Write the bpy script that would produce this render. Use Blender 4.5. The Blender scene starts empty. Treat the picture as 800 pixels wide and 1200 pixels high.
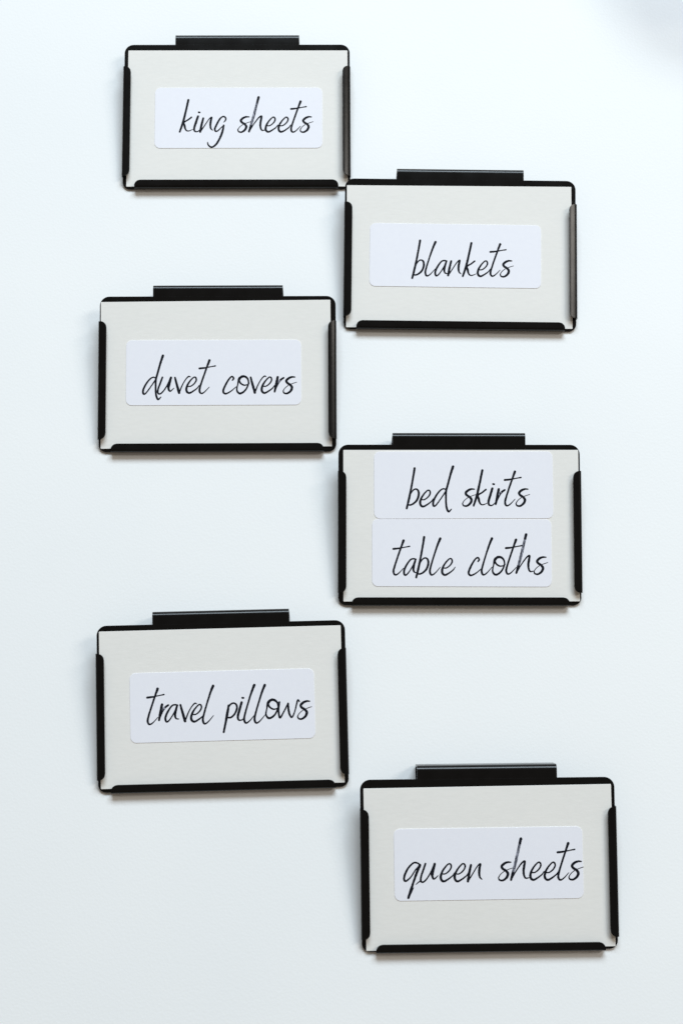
import bpy, bmesh, math, random
from mathutils import Matrix, Vector, noise

scene = bpy.context.scene
COL = scene.collection
MM = 0.001

# ---------------------------------------------------------------- camera
CAM_TILT, CAM_ROLL, CAM_DIST = 0.21295, 0.02099, 513.85 * MM
cam_data = bpy.data.cameras.new("camera")
cam = bpy.data.objects.new("camera", cam_data)
COL.objects.link(cam)
_ct, _st = math.cos(CAM_TILT), math.sin(CAM_TILT)
_fwd, _up, _right = Vector((0, _st, -_ct)), Vector((0, _ct, _st)), Vector((1, 0, 0))
_r = _right * math.cos(CAM_ROLL) + _up * math.sin(CAM_ROLL)
_u = _up * math.cos(CAM_ROLL) - _right * math.sin(CAM_ROLL)
_m = Matrix((_r, _u, -_fwd)).transposed().to_4x4()
_m.translation = Vector((0, -_st, _ct)) * CAM_DIST
cam.matrix_world = _m
cam_data.sensor_fit = 'VERTICAL'
cam_data.sensor_height = 36.0
cam_data.lens = 48.0
cam_data.clip_start, cam_data.clip_end = 0.01, 50.0
cam_data.dof.use_dof = True
cam_data.dof.focus_distance = 0.512
cam_data.dof.aperture_fstop = 22.0
scene.camera = cam

# ---------------------------------------------------------------- world, lamps, exposure
world = bpy.data.worlds.new("World")
scene.world = world
world.use_nodes = True
bg = world.node_tree.nodes["Background"]
bg.inputs[0].default_value = (1.0, 0.85, 0.69, 1)      # warm bounce of the room
bg.inputs[1].default_value = 0.195


def area(name, loc, aim, sx, sy, power, col):
    d = bpy.data.lights.new(name, 'AREA')
    d.shape = 'RECTANGLE'
    d.size, d.size_y, d.energy, d.color = sx, sy, power, col
    o = bpy.data.objects.new(name, d)
    COL.objects.link(o)
    o.location = loc
    o.rotation_euler = (Vector(aim) - Vector(loc)).to_track_quat('-Z', 'Y').to_euler()
    return o


area("window_light", (0.34, 2.30, 2.15), (0, 0.02, 0), 2.3, 1.1, 126.0, (0.76, 0.895, 0.99))
area("side_glint_light", (1.30, 0.55, 1.50), (0, 0, 0), 0.38, 0.80, 10.0, (1.0, 0.95, 0.87))  # added warm lamp, puts a glint on the right-hand lips; no known window

scene.view_settings.view_transform = 'Standard'
scene.view_settings.look = 'None'
scene.view_settings.exposure = 0.0
scene.view_settings.gamma = 1.0
scene.view_settings.use_curve_mapping = False


# ---------------------------------------------------------------- materials
def new_mat(name):
    m = bpy.data.materials.new(name)
    m.use_nodes = True
    nt = m.node_tree
    return m, nt, nt.nodes["Principled BSDF"]


def node(nt, kind, **kw):
    n = nt.nodes.new(kind)
    for k, v in kw.items():
        if hasattr(n, k):
            setattr(n, k, v)
        else:
            n.inputs[k].default_value = v
    return n


def coords(nt, scale):
    tc = nt.nodes.new('ShaderNodeTexCoord')
    mp = nt.nodes.new('ShaderNodeMapping')
    mp.inputs['Scale'].default_value = scale
    nt.links.new(tc.outputs['Object'], mp.inputs['Vector'])
    return mp.outputs['Vector']


def noise_tex(nt, vec, scale, detail=4, rough=0.5):
    n = nt.nodes.new('ShaderNodeTexNoise')
    n.inputs['Scale'].default_value = scale
    n.inputs['Detail'].default_value = detail
    n.inputs['Roughness'].default_value = rough
    nt.links.new(vec, n.inputs['Vector'])
    return n.outputs['Fac']


def ramp(nt, fac, stops):
    r = nt.nodes.new('ShaderNodeValToRGB')
    e = r.color_ramp.elements
    while len(e) < len(stops):
        e.new(0.5)
    for el, (p, c) in zip(e, stops):
        el.position = p
        el.color = (*c, 1) if len(c) == 3 else c
    nt.links.new(fac, r.inputs['Fac'])
    return r.outputs['Color']


def bump(nt, bsdf, height, dist, strength=1.0):
    b = nt.nodes.new('ShaderNodeBump')
    b.inputs['Distance'].default_value = dist
    b.inputs['Strength'].default_value = strength
    nt.links.new(height, b.inputs['Height'])
    nt.links.new(b.outputs['Normal'], bsdf.inputs['Normal'])


def mat_table():
    m, nt, b = new_mat("table_white")
    v = coords(nt, (1, 1, 1))
    big = noise_tex(nt, v, 9, 3)
    nt.links.new(ramp(nt, big, [(0.3, (0.845, 0.85, 0.855)), (0.7, (0.875, 0.875, 0.875))]), b.inputs['Base Color'])
    b.inputs['Roughness'].default_value = 0.62
    b.inputs['Specular IOR Level'].default_value = 0.3
    vo = nt.nodes.new('ShaderNodeTexVoronoi')
    vo.inputs['Scale'].default_value = 1100
    nt.links.new(v, vo.inputs['Vector'])
    fine = noise_tex(nt, v, 1000, 3, 0.55)
    mx = nt.nodes.new('ShaderNodeMath')
    mx.operation = 'ADD'
    nt.links.new(vo.outputs['Distance'], mx.inputs[0])
    nt.links.new(fine, mx.inputs[1])
    bump(nt, b, mx.outputs[0], 0.00009, 0.19)
    return m


def mat_black():
    m, nt, b = new_mat("black_coated_metal")
    v = coords(nt, (1, 1, 1))
    n = noise_tex(nt, v, 260, 3)
    nt.links.new(ramp(nt, n, [(0.35, (0.0018, 0.0019, 0.0022)), (0.7, (0.003, 0.003, 0.0033))]), b.inputs['Base Color'])
    nt.links.new(ramp(nt, noise_tex(nt, v, 90, 4), [(0.3, (0.19,) * 3), (0.7, (0.26,) * 3)]), b.inputs['Roughness'])
    b.inputs['Specular IOR Level'].default_value = 0.31
    bump(nt, b, noise_tex(nt, v, 2600, 2), 0.00003, 0.12)
    return m


def mat_card():
    m, nt, b = new_mat("warm_white_card")
    v = coords(nt, (0.35, 1, 1))
    fib = noise_tex(nt, v, 900, 5, 0.65)
    blot = noise_tex(nt, coords(nt, (0.5, 1, 1)), 70, 4, 0.6)
    mx = node(nt, 'ShaderNodeMath', operation='MULTIPLY_ADD')
    nt.links.new(blot, mx.inputs[0])
    mx.inputs[1].default_value = 0.5
    nt.links.new(fib, mx.inputs[2])
    nt.links.new(ramp(nt, mx.outputs[0], [(0.45, (0.822, 0.806, 0.778)), (1.05, (0.858, 0.838, 0.806))]), b.inputs['Base Color'])
    b.inputs['Roughness'].default_value = 0.8
    b.inputs['Specular IOR Level'].default_value = 0.2
    bump(nt, b, mx.outputs[0], 0.0001, 0.4)
    return m


def mat_sticker():
    m, nt, b = new_mat("bluish_white_label_paper")
    n = noise_tex(nt, coords(nt, (1, 1, 1)), 500, 4, 0.6)
    nt.links.new(ramp(nt, n, [(0.3, (0.865, 0.865, 0.93)), (0.7, (0.88, 0.88, 0.94))]), b.inputs['Base Color'])
    b.inputs['Roughness'].default_value = 0.6
    b.inputs['Specular IOR Level'].default_value = 0.3
    bump(nt, b, n, 0.00004, 0.4)
    return m


def mat_ink(dry):
    m, nt, b = new_mat("dry_brush_ink" if dry else "black_ink")
    if dry:
        tc = nt.nodes.new('ShaderNodeTexCoord')
        mp = nt.nodes.new('ShaderNodeMapping')
        mp.inputs['Rotation'].default_value = (0, 0, math.radians(16))
        mp.inputs['Scale'].default_value = (4.2, 0.75, 1)
        nt.links.new(tc.outputs['Object'], mp.inputs['Vector'])
        n = noise_tex(nt, mp.outputs['Vector'], 900, 3, 0.7)
        nt.links.new(ramp(nt, n, [(0.45, (0.012, 0.014, 0.024)), (0.60, (0.42, 0.43, 0.52))]), b.inputs['Base Color'])
    else:
        n = noise_tex(nt, coords(nt, (1, 1, 1)), 1500, 3, 0.6)
        nt.links.new(ramp(nt, n, [(0.58, (0.004, 0.005, 0.010)), (0.88, (0.06, 0.065, 0.10))]), b.inputs['Base Color'])
    b.inputs['Roughness'].default_value = 0.7
    b.inputs['Specular IOR Level'].default_value = 0.15
    return m


def mat_blocker():
    """mostly transparent, so the added blocker casts only a faint shadow"""
    m, nt, b = new_mat("faint_shadow_plastic")
    n = noise_tex(nt, coords(nt, (1, 1, 1)), 60, 4)
    nt.links.new(ramp(nt, n, [(0.3, (0.50, 0.53, 0.58)), (0.7, (0.56, 0.59, 0.63))]), b.inputs['Base Color'])
    b.inputs['Roughness'].default_value = 0.45
    tr = nt.nodes.new('ShaderNodeBsdfTransparent')
    tr.inputs[0].default_value = (0.985, 0.99, 1.0, 1)
    mx = nt.nodes.new('ShaderNodeMixShader')
    mx.inputs[0].default_value = 0.065
    nt.links.new(tr.outputs[0], mx.inputs[1])
    nt.links.new(b.outputs[0], mx.inputs[2])
    nt.links.new(mx.outputs[0], nt.nodes["Material Output"].inputs['Surface'])
    return m


BLOCKER = mat_blocker()
TABLE, BLACK, CARD, STICKER = mat_table(), mat_black(), mat_card(), mat_sticker()
INK, DRY = mat_ink(False), mat_ink(True)


# ---------------------------------------------------------------- mesh helpers (all shapes in millimetres)
def make(name, verts, faces, mats, parent=None, smooth=None, mat_ids=None):
    me = bpy.data.meshes.new(name)
    me.from_pydata([Vector(v) * MM for v in verts], [], faces)
    for mt in (mats if isinstance(mats, (list, tuple)) else [mats]):
        me.materials.append(mt)
    if mat_ids:
        me.polygons.foreach_set('material_index', mat_ids)
    bm = bmesh.new()
    bm.from_mesh(me)
    bmesh.ops.recalc_face_normals(bm, faces=bm.faces)
    bm.to_mesh(me)
    bm.free()
    if smooth:
        me.polygons.foreach_set('use_smooth', [True] * len(me.polygons))
        me.set_sharp_from_angle(angle=math.radians(smooth))
    o = bpy.data.objects.new(name, me)
    COL.objects.link(o)
    o.parent = parent
    return o


def rounded(w, h, r, n=8, cx=0, cy=0, rot=0):
    pts = []
    for k, (sx, sy) in enumerate(((1, 1), (-1, 1), (-1, -1), (1, -1))):
        for i in range(n + 1):
            a = math.pi / 2 * (k + i / n)
            pts.append((sx * (w / 2 - r) + r * math.cos(a), sy * (h / 2 - r) + r * math.sin(a)))
    c, s = math.cos(rot), math.sin(rot)
    return [(cx + c * x - s * y, cy + s * x + c * y) for x, y in pts]


def prism(rings):
    """rings: list of (outline, z or z-function), closed into a solid."""
    vs, fs = [], []
    n = len(rings[0][0])
    for pts, z in rings:
        vs += [(x, y, z(x, y) if callable(z) else z) for x, y in pts]
    for k in range(len(rings) - 1):
        for i in range(n):
            j = (i + 1) % n
            fs.append((k * n + i, k * n + j, (k + 1) * n + j, (k + 1) * n + i))
    fs.append(tuple(range(n))[::-1])
    fs.append(tuple(range((len(rings) - 1) * n, len(rings) * n)))
    return vs, fs


def slab(w, h, r, z0, z1, ch, **kw):
    """rounded sheet with a softened (chamfered) rim"""
    o = rounded(w, h, r, **kw)
    i = rounded(w - 2 * ch, h - 2 * ch, max(r - ch, 0.01), **kw)
    return prism([(i, z0), (o, z0 + ch), (o, z1 - ch), (i, z1)])


def sheet(grid, thick):
    """thick bent sheet from a grid of points (rows of equal length)"""
    R, Cn = len(grid), len(grid[0])
    g = [[Vector(p) for p in row] for row in grid]
    nrm = []
    for r in range(R):
        row = []
        for c in range(Cn):
            a = g[min(r + 1, R - 1)][c] - g[max(r - 1, 0)][c]
            b = g[r][min(c + 1, Cn - 1)] - g[r][max(c - 1, 0)]
            row.append(a.cross(b).normalized())
        nrm.append(row)
    top = [g[r][c] + nrm[r][c] * thick / 2 for r in range(R) for c in range(Cn)]
    bot = [g[r][c] - nrm[r][c] * thick / 2 for r in range(R) for c in range(Cn)]
    N = R * Cn
    fs = []
    for r in range(R - 1):
        for c in range(Cn - 1):
            q = (r * Cn + c, r * Cn + c + 1, (r + 1) * Cn + c + 1, (r + 1) * Cn + c)
            fs.append(q)
            fs.append(tuple(N + k for k in q[::-1]))
    rim = [(0, c) for c in range(Cn)] + [(r, Cn - 1) for r in range(1, R)] + \
          [(R - 1, c) for c in range(Cn - 2, -1, -1)] + [(r, 0) for r in range(R - 2, 0, -1)]
    for k in range(len(rim)):
        a, b = rim[k], rim[(k + 1) % len(rim)]
        ia, ib = a[0] * Cn + a[1], b[0] * Cn + b[1]
        fs.append((ia, ib, N + ib, N + ia))
    return top + bot, fs


# ---------------------------------------------------------------- the table
def table():
    vs, fs = prism([(rounded(1300, 1500, 25), -24), (rounded(1304, 1504, 27), -21),
                    (rounded(1304, 1504, 27), -1.5), (rounded(1300, 1500, 25), 0.0)])
    o = make("tabletop", vs, fs, TABLE)
    o["kind"] = "structure"
    o["label"] = "smooth matt white tabletop with a faint grain"


table()

# ---------------------------------------------------------------- label holders
PW, PH, PT = 90.0, 59.87, 0.8                          # the plate, its top face at local z = 0
ZB = 0.9                                              # height of the plate's lower edge above the table


def holder_frame(x, y, turn, ztop):
    tau = math.asin((ztop - ZB) / PH)
    return Matrix.Translation(Vector((x, y, (ztop + ZB) / 2)) * MM) @ Matrix.Rotation(turn, 4, 'Z') @ Matrix.Rotation(tau, 4, 'X'), tau


def plate_slab():
    """tall rounded top corners, tighter ones at the foot"""
    def outline(w, h, rt, rb):
        pts = []
        for k, (sx, sy, r) in enumerate(((1, 1, rt), (-1, 1, rt), (-1, -1, rb), (1, -1, rb))):
            for i in range(9):
                a = math.pi / 2 * (k + i / 8)
                pts.append((sx * (w / 2 - r) + r * math.cos(a), sy * (h / 2 - r) + r * math.sin(a)))
        return pts
    o, i = outline(PW, PH, 3.6, 2.9), outline(PW - 0.28, PH - 0.28, 3.46, 2.76)
    return prism([(i, -PT), (o, -PT + 0.14), (o, -0.14), (i, 0.0)])


def flange(name, parent, place, s0, s1, lip, lift, end_r=2.4):
    """turned-up edge: wall plus inward lip; place(s, d, z) puts it on its side of the plate"""
    prof = [(1.0, -0.42), (0.5, -0.38), (0.2, -0.18), (0.12, 0.25), (0.1, 1.0), (0.14, 1.5), (0.32, 1.86), (0.7, 2.04)]
    for k in range(1, 13):
        f = k / 12
        prof.append((0.7 + (lip - 0.7) * f, 2.04 + lift * (1.55 * f - 0.55 * f * f)))
    rows = []
    for d, z in prof:
        q = max(0.0, d - (lip - end_r)) / end_r
        cut = end_r * (1 - math.sqrt(max(0.0, 1 - q * q))) if z > 1.9 else 0.0
        a, b = s0 + cut, s1 - cut
        rows.append([place(a + (b - a) * k / 24, d, z) for k in range(25)])
    vs, fs = sheet(rows, 0.62)
    return make(name, vs, fs, BLACK, parent, smooth=40)


def hanging_clip(parent, tau, ztop, skew):
    """strip folded back from the plate's top edge; the arm behind lies flat on the table"""
    # side profile (v, z) in the plate's own frame
    def loc(yw, zw):                                   # from world-aligned to plate frame
        zc = zw - (ztop + ZB) / 2
        return (yw * math.cos(tau) + zc * math.sin(tau), -yw * math.sin(tau) + zc * math.cos(tau))
    v0 = PH / 2
    top_y = (v0 + 4.1) * math.cos(tau)
    pts = [(v0 - 1.2, -0.4), (v0 + 0.3, -0.4), (v0 + 2.6, -0.4)]
    vx, r1 = v0 + 4.25, 1.5
    for k in range(1, 8):
        a = math.pi / 2 * k / 8
        pts.append((vx - r1 + r1 * math.sin(a), -0.4 - r1 + r1 * math.cos(a)))
    e = loc(top_y + 0.1 + skew, 1.9)
    pts.append((vx, -0.4 - r1))
    pts.append(((vx + e[0]) / 2, (-0.4 - r1 + e[1]) / 2))
    for k in range(0, 7):
        a = math.pi / 2 * k / 6
        pts.append(loc(top_y + skew - 1.4 + 1.5 * math.cos(a), 1.9 - 1.5 * math.sin(a)))
    for k in range(1, 8):
        pts.append(loc(top_y + skew - 1.4 - 3.6 * k, 0.42))
    rows = [[(-24.75 + 49.5 * k / 12, v, z) for k in range(13)] for v, z in pts]
    vs, fs = sheet(rows, 0.72)
    return make("hanging_clip", vs, fs, BLACK, parent, smooth=40)


def holder(pose, label, lifts, skew=0.0):
    x, y, turn, ztop = pose
    M, tau = holder_frame(*pose)
    root = bpy.data.objects.new("label_holder", None)
    COL.objects.link(root)
    root.empty_display_size = 0.01
    root.matrix_world = M
    root["label"], root["category"], root["group"] = label, "label holder", "black clip-on label holders on the white table"
    vs, fs = plate_slab()
    make("back_plate", vs, fs, BLACK, root, smooth=40)
    hanging_clip(root, tau, ztop, skew)
    flange("side_flange", root, lambda s, d, z: (-PW / 2 + d, s, z), -25.3, 19.9, 2.95, lifts[0])
    flange("side_flange", root, lambda s, d, z: (PW / 2 - d, s, z), -25.3, 19.9, 2.95, lifts[1])
    flange("bottom_flange", root, lambda s, d, z: (s, -PH / 2 + d, z), -40.1, 40.3, 2.95, lifts[2])
    return M


# ---------------------------------------------------------------- handwriting: pen strokes (x, y, width) in millimetres
GLYPH = {
    'k': [[(0.0, 0.0, 0.66), (-0.91, -4.38, 0.63), (-2.01, -9.15, 0.69), (-3.3, -13.2, 0.56)], [(1.29, -7.17, 0.49), (-0.11, -8.28, 0.46), (-1.63, -9.31, 0.49), (-1.39, -10.74, 0.66), (-1.15, -11.85, 0.53), (-0.53, -12.73, 0.4), (0.39, -12.81, 0.33), (1.91, -12.18, 0.17)]],
    'i': [[(0.0, 0.0, 0.66), (-0.85, -2.78, 0.69), (-1.44, -4.85, 0.66), (-1.28, -6.04, 0.53), (-0.52, -6.39, 0.4), (0.32, -6.04, 0.33), (1.0, -5.36, 0.26)], [(0.29, 1.67, 0.53), (0.67, 1.59, 0.53)]],
    'n': [[(0.0, 0.0, 0.59), (-0.66, -2.78, 0.69), (-1.17, -5.64, 0.66)], [(-1.17, -5.64, 0.4), (0.22, -3.58, 0.33), (1.73, -1.19, 0.33), (2.6, -0.08, 0.36), (3.32, 0.31, 0.53), (2.99, -1.2, 0.66), (2.85, -2.98, 0.63), (3.09, -4.29, 0.49), (3.78, -5.01, 0.26)]],
    'g': [[(0.32, -2.39, 0.2), (1.04, -1.51, 0.46), (1.03, -0.56, 0.49), (0.11, -0.0, 0.46), (-1.14, -0.91, 0.53), (-2.46, -3.3, 0.59), (-3.21, -5.16, 0.59), (-2.82, -6.11, 0.49), (-1.98, -5.88, 0.4), (-0.85, -4.77, 0.33), (0.41, -3.66, 0.33)], [(0.33, -3.66, 0.53), (-0.22, -6.47, 0.66), (-1.35, -9.33, 0.63), (-2.85, -11.74, 0.59), (-4.29, -12.65, 0.53), (-5.36, -12.21, 0.49), (-5.9, -11.34, 0.4), (-6.02, -10.63, 0.26)]],
    's': [[(0.0, 0.0, 0.33), (-1.19, 0.04, 0.53), (-2.38, -0.44, 0.66), (-3.26, -1.36, 0.69), (-2.91, -2.19, 0.66), (-1.81, -2.95, 0.66), (-1.14, -3.98, 0.73), (-1.62, -5.29, 0.66), (-2.94, -6.25, 0.53), (-4.13, -6.09, 0.43), (-4.48, -5.3, 0.33)], [(-4.48, -5.3, 0.3), (-3.8, -4.22, 0.23), (-2.4, -3.11, 0.2), (-0.81, -2.43, 0.2), (0.66, -1.95, 0.17)]],
    'h': [[(0.0, 0.0, 0.76), (-0.7, -2.77, 0.69), (-1.78, -7.24, 0.76), (-2.94, -11.48, 0.73), (-3.73, -14.24, 0.59)], [(-3.73, -14.24, 0.4), (-2.08, -11.49, 0.33), (-0.3, -8.96, 0.4), (0.71, -7.99, 0.46), (1.23, -7.91, 0.53), (0.99, -9.4, 0.66), (0.74, -11.1, 0.63), (0.84, -12.6, 0.56), (1.42, -13.71, 0.43), (2.55, -13.6, 0.26)]],
    'e': [[(-2.59, -3.5, 0.33), (-1.44, -3.5, 0.36), (-0.11, -2.55, 0.4), (0.69, -1.27, 0.46), (0.54, -0.25, 0.46), (-0.22, -0.06, 0.4), (-1.56, -1.37, 0.46), (-2.65, -3.12, 0.59), (-3.03, -4.71, 0.66), (-2.66, -5.76, 0.63), (-1.83, -6.08, 0.56), (-0.5, -5.41, 0.46), (1.09, -4.23, 0.36), (1.8, -3.18, 0.23)]],
    't': [[(0.0, 0.0, 0.73), (-0.83, -2.26, 0.56), (-1.89, -5.26, 0.53), (-3.03, -8.65, 0.53), (-3.71, -11.08, 0.59), (-3.53, -12.32, 0.56), (-2.85, -12.7, 0.46), (-1.72, -12.02, 0.33), (-0.03, -10.26, 0.2)], [(-3.77, -3.09, 0.59), (-1.89, -2.9, 0.49), (0.37, -2.48, 0.3), (2.25, -2.14, 0.4)]],
    'b': [[(0.0, 0.0, 0.66), (-0.49, -3.03, 0.59), (-1.3, -7.5, 0.59), (-2.1, -11.32, 0.66), (-2.97, -14.97, 0.59)], [(-1.62, -9.72, 0.33), (-0.57, -8.2, 0.4), (0.51, -7.75, 0.46), (1.34, -8.45, 0.56), (1.49, -9.98, 0.63), (0.82, -11.89, 0.59), (-0.52, -13.22, 0.53), (-1.79, -13.73, 0.46), (-2.49, -13.48, 0.4)]],
    'l': [[(0.0, 0.0, 0.73), (-1.03, -2.45, 0.59), (-2.36, -6.39, 0.49), (-3.5, -10.15, 0.53), (-3.89, -12.03, 0.59), (-3.59, -13.23, 0.56), (-2.96, -13.45, 0.46), (-1.83, -12.66, 0.33), (-0.05, -10.64, 0.2)]],
    'a': [[(0.0, 0.0, 0.46), (-0.94, 0.22, 0.43), (-2.14, -0.26, 0.46), (-3.65, -2.44, 0.56), (-4.41, -4.32, 0.59), (-4.26, -5.56, 0.56), (-3.7, -5.82, 0.46), (-2.53, -4.62, 0.36), (-1.02, -2.14, 0.36), (-0.15, -0.11, 0.46)], [(-0.15, -0.11, 0.53), (-0.8, -2.44, 0.66), (-0.92, -3.94, 0.59), (-0.5, -4.77, 0.43), (0.36, -4.92, 0.26)]],
    'u': [[(0.0, 0.0, 0.53), (-0.79, -2.16, 0.53), (-1.58, -4.41, 0.53), (-1.71, -5.85, 0.53), (-0.99, -6.39, 0.46), (0.34, -5.32, 0.4), (1.89, -2.94, 0.4), (3.21, -0.1, 0.53)], [(3.25, -0.1, 0.66), (2.51, -2.71, 0.83), (2.34, -4.33, 0.66), (2.97, -5.32, 0.46), (4.39, -4.16, 0.2)]],
    'd': [[(-2.59, -8.61, 0.4), (-3.7, -8.3, 0.4), (-4.97, -9.09, 0.46), (-6.41, -11.0, 0.53), (-7.37, -13.07, 0.59), (-7.41, -14.44, 0.59), (-6.9, -14.76, 0.49), (-5.95, -13.87, 0.4), (-4.35, -11.64, 0.36), (-2.81, -9.35, 0.4)], [(0.0, 0.0, 0.73), (-0.97, -3.03, 0.63), (-2.1, -7.18, 0.59), (-2.62, -9.09, 0.63), (-2.7, -11.32, 0.56), (-2.62, -14.18, 0.56), (-2.31, -15.84, 0.59), (-1.68, -16.79, 0.56), (-0.66, -15.87, 0.26)]],
    'v': [[(0.0, 0.0, 0.53), (0.68, -2.62, 0.69), (1.59, -5.86, 0.73)], [(1.59, -5.86, 0.46), (2.82, -2.85, 0.36), (4.15, -0.6, 0.33), (5.21, 0.43, 0.4), (5.84, 0.25, 0.26)]],
    'c': [[(0.14, -1.44, 0.4), (0.58, -0.72, 0.53), (0.0, 0.0, 0.46), (-1.11, -0.9, 0.49), (-2.45, -3.15, 0.56), (-3.33, -5.3, 0.59), (-3.11, -6.29, 0.56), (-2.22, -6.57, 0.49), (-0.44, -5.63, 0.36), (1.57, -3.93, 0.23)]],
    'o': [[(-0.54, 3.61, 0.4), (-0.22, 5.35, 0.59), (0.7, 6.22, 0.73), (1.88, 6.43, 0.66), (3.09, 5.56, 0.53), (3.47, 3.83, 0.46), (2.62, 1.65, 0.49), (1.31, 0.3, 0.56), (-0.0, -0.09, 0.59), (-0.91, 1.0, 0.49), (-0.81, 2.52, 0.4), (-0.18, 4.69, 0.33), (0.48, 5.56, 0.26)], [(-0.22, 5.48, 0.53), (0.29, 4.04, 0.49), (1.55, 3.13, 0.43), (2.72, 3.17, 0.33), (3.81, 3.74, 0.2)]],
    'r': [[(0.0, 0.0, 0.69), (-0.58, -2.85, 0.76), (-1.16, -5.58, 0.56)], [(-0.76, -4.56, 0.33), (0.2, -2.3, 0.53), (1.22, -0.98, 0.59), (2.23, -0.28, 0.53)], [(0.2, -2.3, 0.4), (0.44, -1.54, 0.53), (1.21, -1.29, 0.2)]],
    'p': [[(0.0, 0.0, 0.59), (-0.64, -3.33, 0.73), (-1.22, -6.17, 0.63), (-1.95, -9.49, 0.56)], [(-0.86, -2.6, 0.26), (0.14, -0.24, 0.46), (1.46, 0.78, 0.46), (2.65, 0.36, 0.49), (2.96, -1.03, 0.56), (2.11, -3.06, 0.53), (0.64, -4.31, 0.49), (-0.8, -4.23, 0.4)]],
    'w': [[(0.0, 0.0, 0.53), (-0.34, -2.38, 0.53), (-0.28, -4.29, 0.53), (0.17, -5.54, 0.53), (1.36, -3.76, 0.4), (3.12, -0.56, 0.46)], [(3.12, -0.56, 0.53), (3.26, -2.95, 0.59), (3.7, -4.77, 0.53), (4.46, -5.46, 0.46), (5.46, -3.48, 0.36), (6.61, 0.51, 0.46), (7.22, 0.01, 0.33)]],
    'q': [[(0.0, 0.0, 0.4), (-1.12, 0.73, 0.46), (-2.47, 0.7, 0.46), (-4.3, -1.06, 0.53), (-5.6, -3.62, 0.59), (-5.71, -5.17, 0.56), (-5.04, -5.49, 0.49), (-3.44, -4.18, 0.4), (-1.6, -1.54, 0.36), (-0.23, -0.22, 0.46)], [(-0.14, -0.04, 0.73), (-1.54, -3.31, 0.66), (-2.66, -6.41, 0.59), (-3.42, -8.62, 0.73), (-4.36, -11.36, 0.66)], [(-2.5, -7.88, 0.2), (-3.06, -8.84, 0.4), (-3.85, -10.48, 0.4)], [(-1.68, -6.78, 0.17), (-0.86, -6.08, 0.33), (0.05, -5.56, 0.4)]],
}
PRINT = [
    [('k', -19.26, 6.55), ('i', -15.38, -0.23), ('n', -13.28, -1.03), ('g', -5.46, -0.32), ('s', 4.95, -0.52), ('h', 8.66, 7.65), ('e', 14.52, -0.64), ('e', 19.65, -0.64), ('t', 25.35, 5.87), ('s', 29.69, -0.56)],
    [('b', -15.62, 5.2), ('l', -9.64, 4.67), ('a', -5.26, -2.87), ('n', -3.52, -2.85), ('k', 4.3, 4.42), ('e', 9.82, -2.63), ('t', 15.45, 4.08), ('s', 19.97, -2.51)],
    [('d', -20.76, 6.88), ('u', -20.9, -1.46), ('v', -16.13, -1.57), ('e', -8.77, -1.42), ('t', -3.08, 5.01), ('c', 5.54, -1.23), ('o', 8.31, -7.64), ('v', 12.59, -1.57), ('e', 19.81, -1.51), ('r', 22.85, -1.52), ('s', 29.4, -1.54)],
    [('b', -16.66, 21.0), ('e', -11.61, 12.81), ('d', -2.36, 21.65), ('s', 5.58, 13.2), ('k', 8.53, 20.26), ('i', 12.21, 13.49), ('r', 14.59, 13.21), ('t', 20.64, 19.75), ('s', 25.43, 13.22)],
    [('t', -20.85, -5.95), ('a', -16.29, -12.91), ('b', -13.21, -4.63), ('l', -7.24, -5.2), ('e', -3.59, -12.6), ('c', 6.56, -12.25), ('l', 11.92, -5.15), ('o', 13.04, -18.47), ('t', 20.85, -5.63), ('h', 24.61, -3.67), ('s', 31.89, -12.11)],
    [('t', -23.1, 6.82), ('r', -21.57, 1.12), ('a', -16.0, 0.72), ('v', -14.96, 0.84), ('e', -8.12, 0.79), ('l', -3.08, 7.36), ('p', 2.41, 0.19), ('i', 7.09, 1.17), ('l', 11.78, 7.28), ('l', 15.53, 7.18), ('o', 16.74, -4.6), ('w', 20.7, 0.93), ('s', 31.63, 1.0)],
    [('q', -24.12, 0.1), ('u', -22.31, 0.52), ('e', -13.97, 0.42), ('e', -9.09, 0.36), ('n', -6.3, -0.12), ('s', 7.79, 0.66), ('h', 11.45, 8.81), ('e', 17.56, 0.54), ('e', 22.62, 0.47), ('t', 28.09, 7.02), ('s', 32.58, 0.65)],
]


PEN = 1.37                                            # width of the pen nib


def smooth_stroke(pts, step=0.16):
    out = []
    n = len(pts)
    for i in range(n - 1):
        p0, p1, p2, p3 = (Vector(pts[max(i - 1, 0)]), Vector(pts[i]), Vector(pts[i + 1]), Vector(pts[min(i + 2, n - 1)]))
        m = max(2, int((p2 - p1).length / step))
        for k in range(m):
            t = k / m
            out.append(0.5 * (2 * p1 + (p2 - p0) * t + (2 * p0 - 5 * p1 + 4 * p2 - p3) * t * t + (3 * p1 - p0 - 3 * p2 + p3) * t ** 3))
    out.append(Vector(pts[-1]))
    return out


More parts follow.
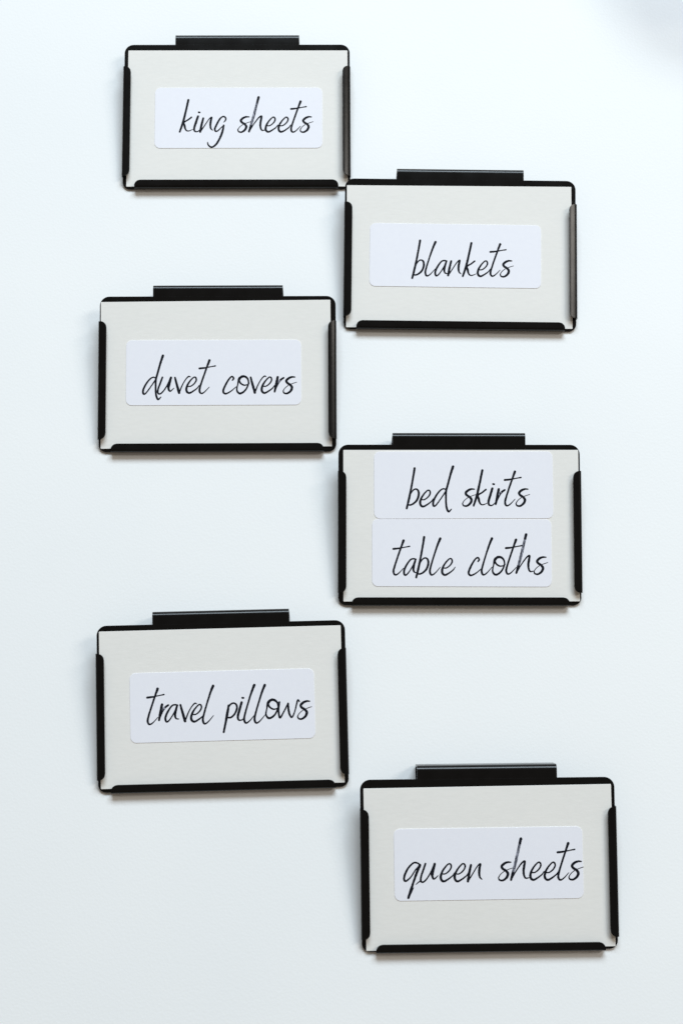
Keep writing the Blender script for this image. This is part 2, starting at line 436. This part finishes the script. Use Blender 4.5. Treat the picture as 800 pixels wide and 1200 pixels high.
def lettering(parent, letters, z0, rng):
    vs, fs, ids = [], [], []
    layer = 0
    for g, gx, gy in letters:
        for si, st in enumerate(GLYPH[g]):
            z = z0 + 0.0012 * layer
            layer += 1
            c = smooth_stroke(st)
            seed = rng.uniform(0, 100)
            L, Rr = [], []
            n = len(c)
            for i, p in enumerate(c):
                d = c[min(i + 1, n - 1)] - c[max(i - 1, 0)]
                d = Vector((d.x, d.y)).normalized()
                w = p.z * PEN / 2
                nv = Vector((-d.y, d.x))
                ja = 1 + 0.16 * noise.noise((seed, i * 0.33, 0))
                jb = 1 + 0.16 * noise.noise((seed, i * 0.33, 7))
                L.append((gx + p.x + nv.x * w * ja, gy + p.y + nv.y * w * ja))
                Rr.append((gx + p.x - nv.x * w * jb, gy + p.y - nv.y * w * jb))

            def cap(p, q, sgn):
                d = (Vector((p.x, p.y)) - Vector((q.x, q.y))).normalized()
                nv = Vector((-d.y, d.x))
                w = p.z * PEN / 2
                return [(gx + p.x + w * (nv.x * math.cos(a) + d.x * math.sin(a)), gy + p.y + w * (nv.y * math.cos(a) + d.y * math.sin(a)))
                        for a in [math.pi * k / 6 for k in range(1, 6)]]
            b = len(vs)
            vs += [(x, y, z) for x, y in L] + [(x, y, z) for x, y in Rr]
            for i in range(n - 1):
                fs.append((b + i, b + n + i, b + n + i + 1, b + i + 1))
                f = i / (n - 1)
                ids.append(1 if (g == 'h' and si == 0 and 0.14 < f < 0.80) or (g == 'r' and si == 2) else 0)
            b2 = len(vs)
            k = cap(c[0], c[1], 1)
            vs += [(x, y, z) for x, y in k]
            fs.append((b + n, *range(b2, b2 + 5), b))
            ids.append(0)
            b2 = len(vs)
            k = cap(c[-1], c[-2], 1)
            vs += [(x, y, z) for x, y in k]
            fs.append((b + n - 1, *range(b2, b2 + 5), b + 2 * n - 1))
            ids.append(0)
    me = bpy.data.meshes.new("lettering")
    me.from_pydata([Vector(v) * MM for v in vs], [], fs)
    me.materials.append(INK)
    me.materials.append(DRY)
    me.polygons.foreach_set('material_index', ids)
    o = bpy.data.objects.new("lettering", me)
    COL.objects.link(o)
    o.parent = parent
    return o


def card(M, label, cx, cy, rot, stickers):
    vs, fs = slab(87.5, 56.4, 0.25, 0.05, 0.42, 0.05, cx=cx, cy=cy, rot=rot)
    o = make("paper_card", vs, fs, CARD)
    o.matrix_world = M
    o["label"], o["category"], o["group"] = label, "card", "paper cards in the label holders"
    for sx, sy, srot, letters, words in stickers:
        vs, fs = slab(66.5, 25.0, 2.2, 0.44, 0.56, 0.03, cx=sx, cy=sy, rot=srot)
        s = make("sticker", vs, fs, STICKER, o)
        s["label"] = "white sticker printed with " + words
        lettering(s, letters, 0.575, random.Random(words))
    return o


POSES = [(-44.92, 159.52, 0.0244, 6.73), (43.97, 102.50, 0.0101, 8.07), (-48.18, 51.82, 0.0257, 9.08),
         (43.92, -5.0, 0.0209, 9.43), (-41.58, -73.73, 0.0456, 9.12), (54.43, -127.12, 0.0326, 10.0)]
WORDS = ["king sheets", "blankets", "duvet covers", "bed skirts", "table cloths", "travel pillows", "queen sheets"]
SPOTS = [(0.75, -0.88, 0.0), (-1.88, -0.66, -0.0026), (-1.47, 0.32, 0.0), (1.5, 14.76, 0.002), (0.75, -10.5, -0.0024),
         (0.13, 0.16, 0.0026), (-0.07, 0.27, 0.0028)]
HOLDS = [[0], [1], [2], [3, 4], [5], [6]]
CARDS = [(0.3, -0.93, -0.001), (-0.4, -1.0, 0.004), (-0.6, -0.2, 0.007), (0.6, -0.3, 0.001), (-0.25, -0.25, 0.002), (0.1, -1.0, 0.006)]
LIFTS = [(0.0, 0.85, 0.1), (0.05, 0.62, 0.1), (0.0, 0.55, 0.05), (0.0, -0.05, 0.1), (0.05, -0.05, 0.05), (0.0, -0.1, 0.1)]
for i, pose in enumerate(POSES):
    words = " and ".join(WORDS[k] for k in HOLDS[i])
    Mx = holder(pose, "black metal clip-on holder framing the card that reads " + words, LIFTS[i], 1.0 if i == 5 else 0.0)
    st = [(*SPOTS[k], PRINT[k], WORDS[k]) for k in HOLDS[i]]
    n = "two white stickers reading " if len(st) == 2 else "white sticker reading "
    card(Mx, "off-white paper card with " + n + words, *CARDS[i], st)


# ---------------------------------------------------------------- round see-through stand-in, added to cast a soft shadow into the corner
def lathe(name, prof, parent, n=48):
    vs = [(r * math.cos(2 * math.pi * k / n), r * math.sin(2 * math.pi * k / n), z) for r, z in prof for k in range(n)]
    fs = [(j * n + k, j * n + (k + 1) % n, (j + 1) * n + (k + 1) % n, (j + 1) * n + k) for j in range(len(prof) - 1) for k in range(n)]
    fs.append(tuple(range(n))[::-1])
    fs.append(tuple(range((len(prof) - 1) * n, len(prof) * n)))
    return make(name, vs, fs, BLOCKER, parent, smooth=50)


def blocker():
    root = bpy.data.objects.new("shadow_blocker", None)
    COL.objects.link(root)
    root.location = Vector((147.0, 251.0, 0.0)) * MM
    root.empty_display_size = 0.01
    root["label"], root["category"] = "pale see-through stand-in added for its soft shadow, standing beyond the blankets holder", "blocker"
    lathe("blocker_wall", [(34.5, 0.05), (35.8, 0.8), (36.5, 3), (39.0, 28.0), (37.6, 28.0), (35.1, 4), (32, 2), (8, 1.8)], root)
    lathe("blocker_rim", [(37.8, 27.9), (37.5, 28.6), (37.8, 29.4), (38.8, 29.8), (39.9, 29.3), (40.0, 28.6), (39.4, 27.9)], root)


blocker()
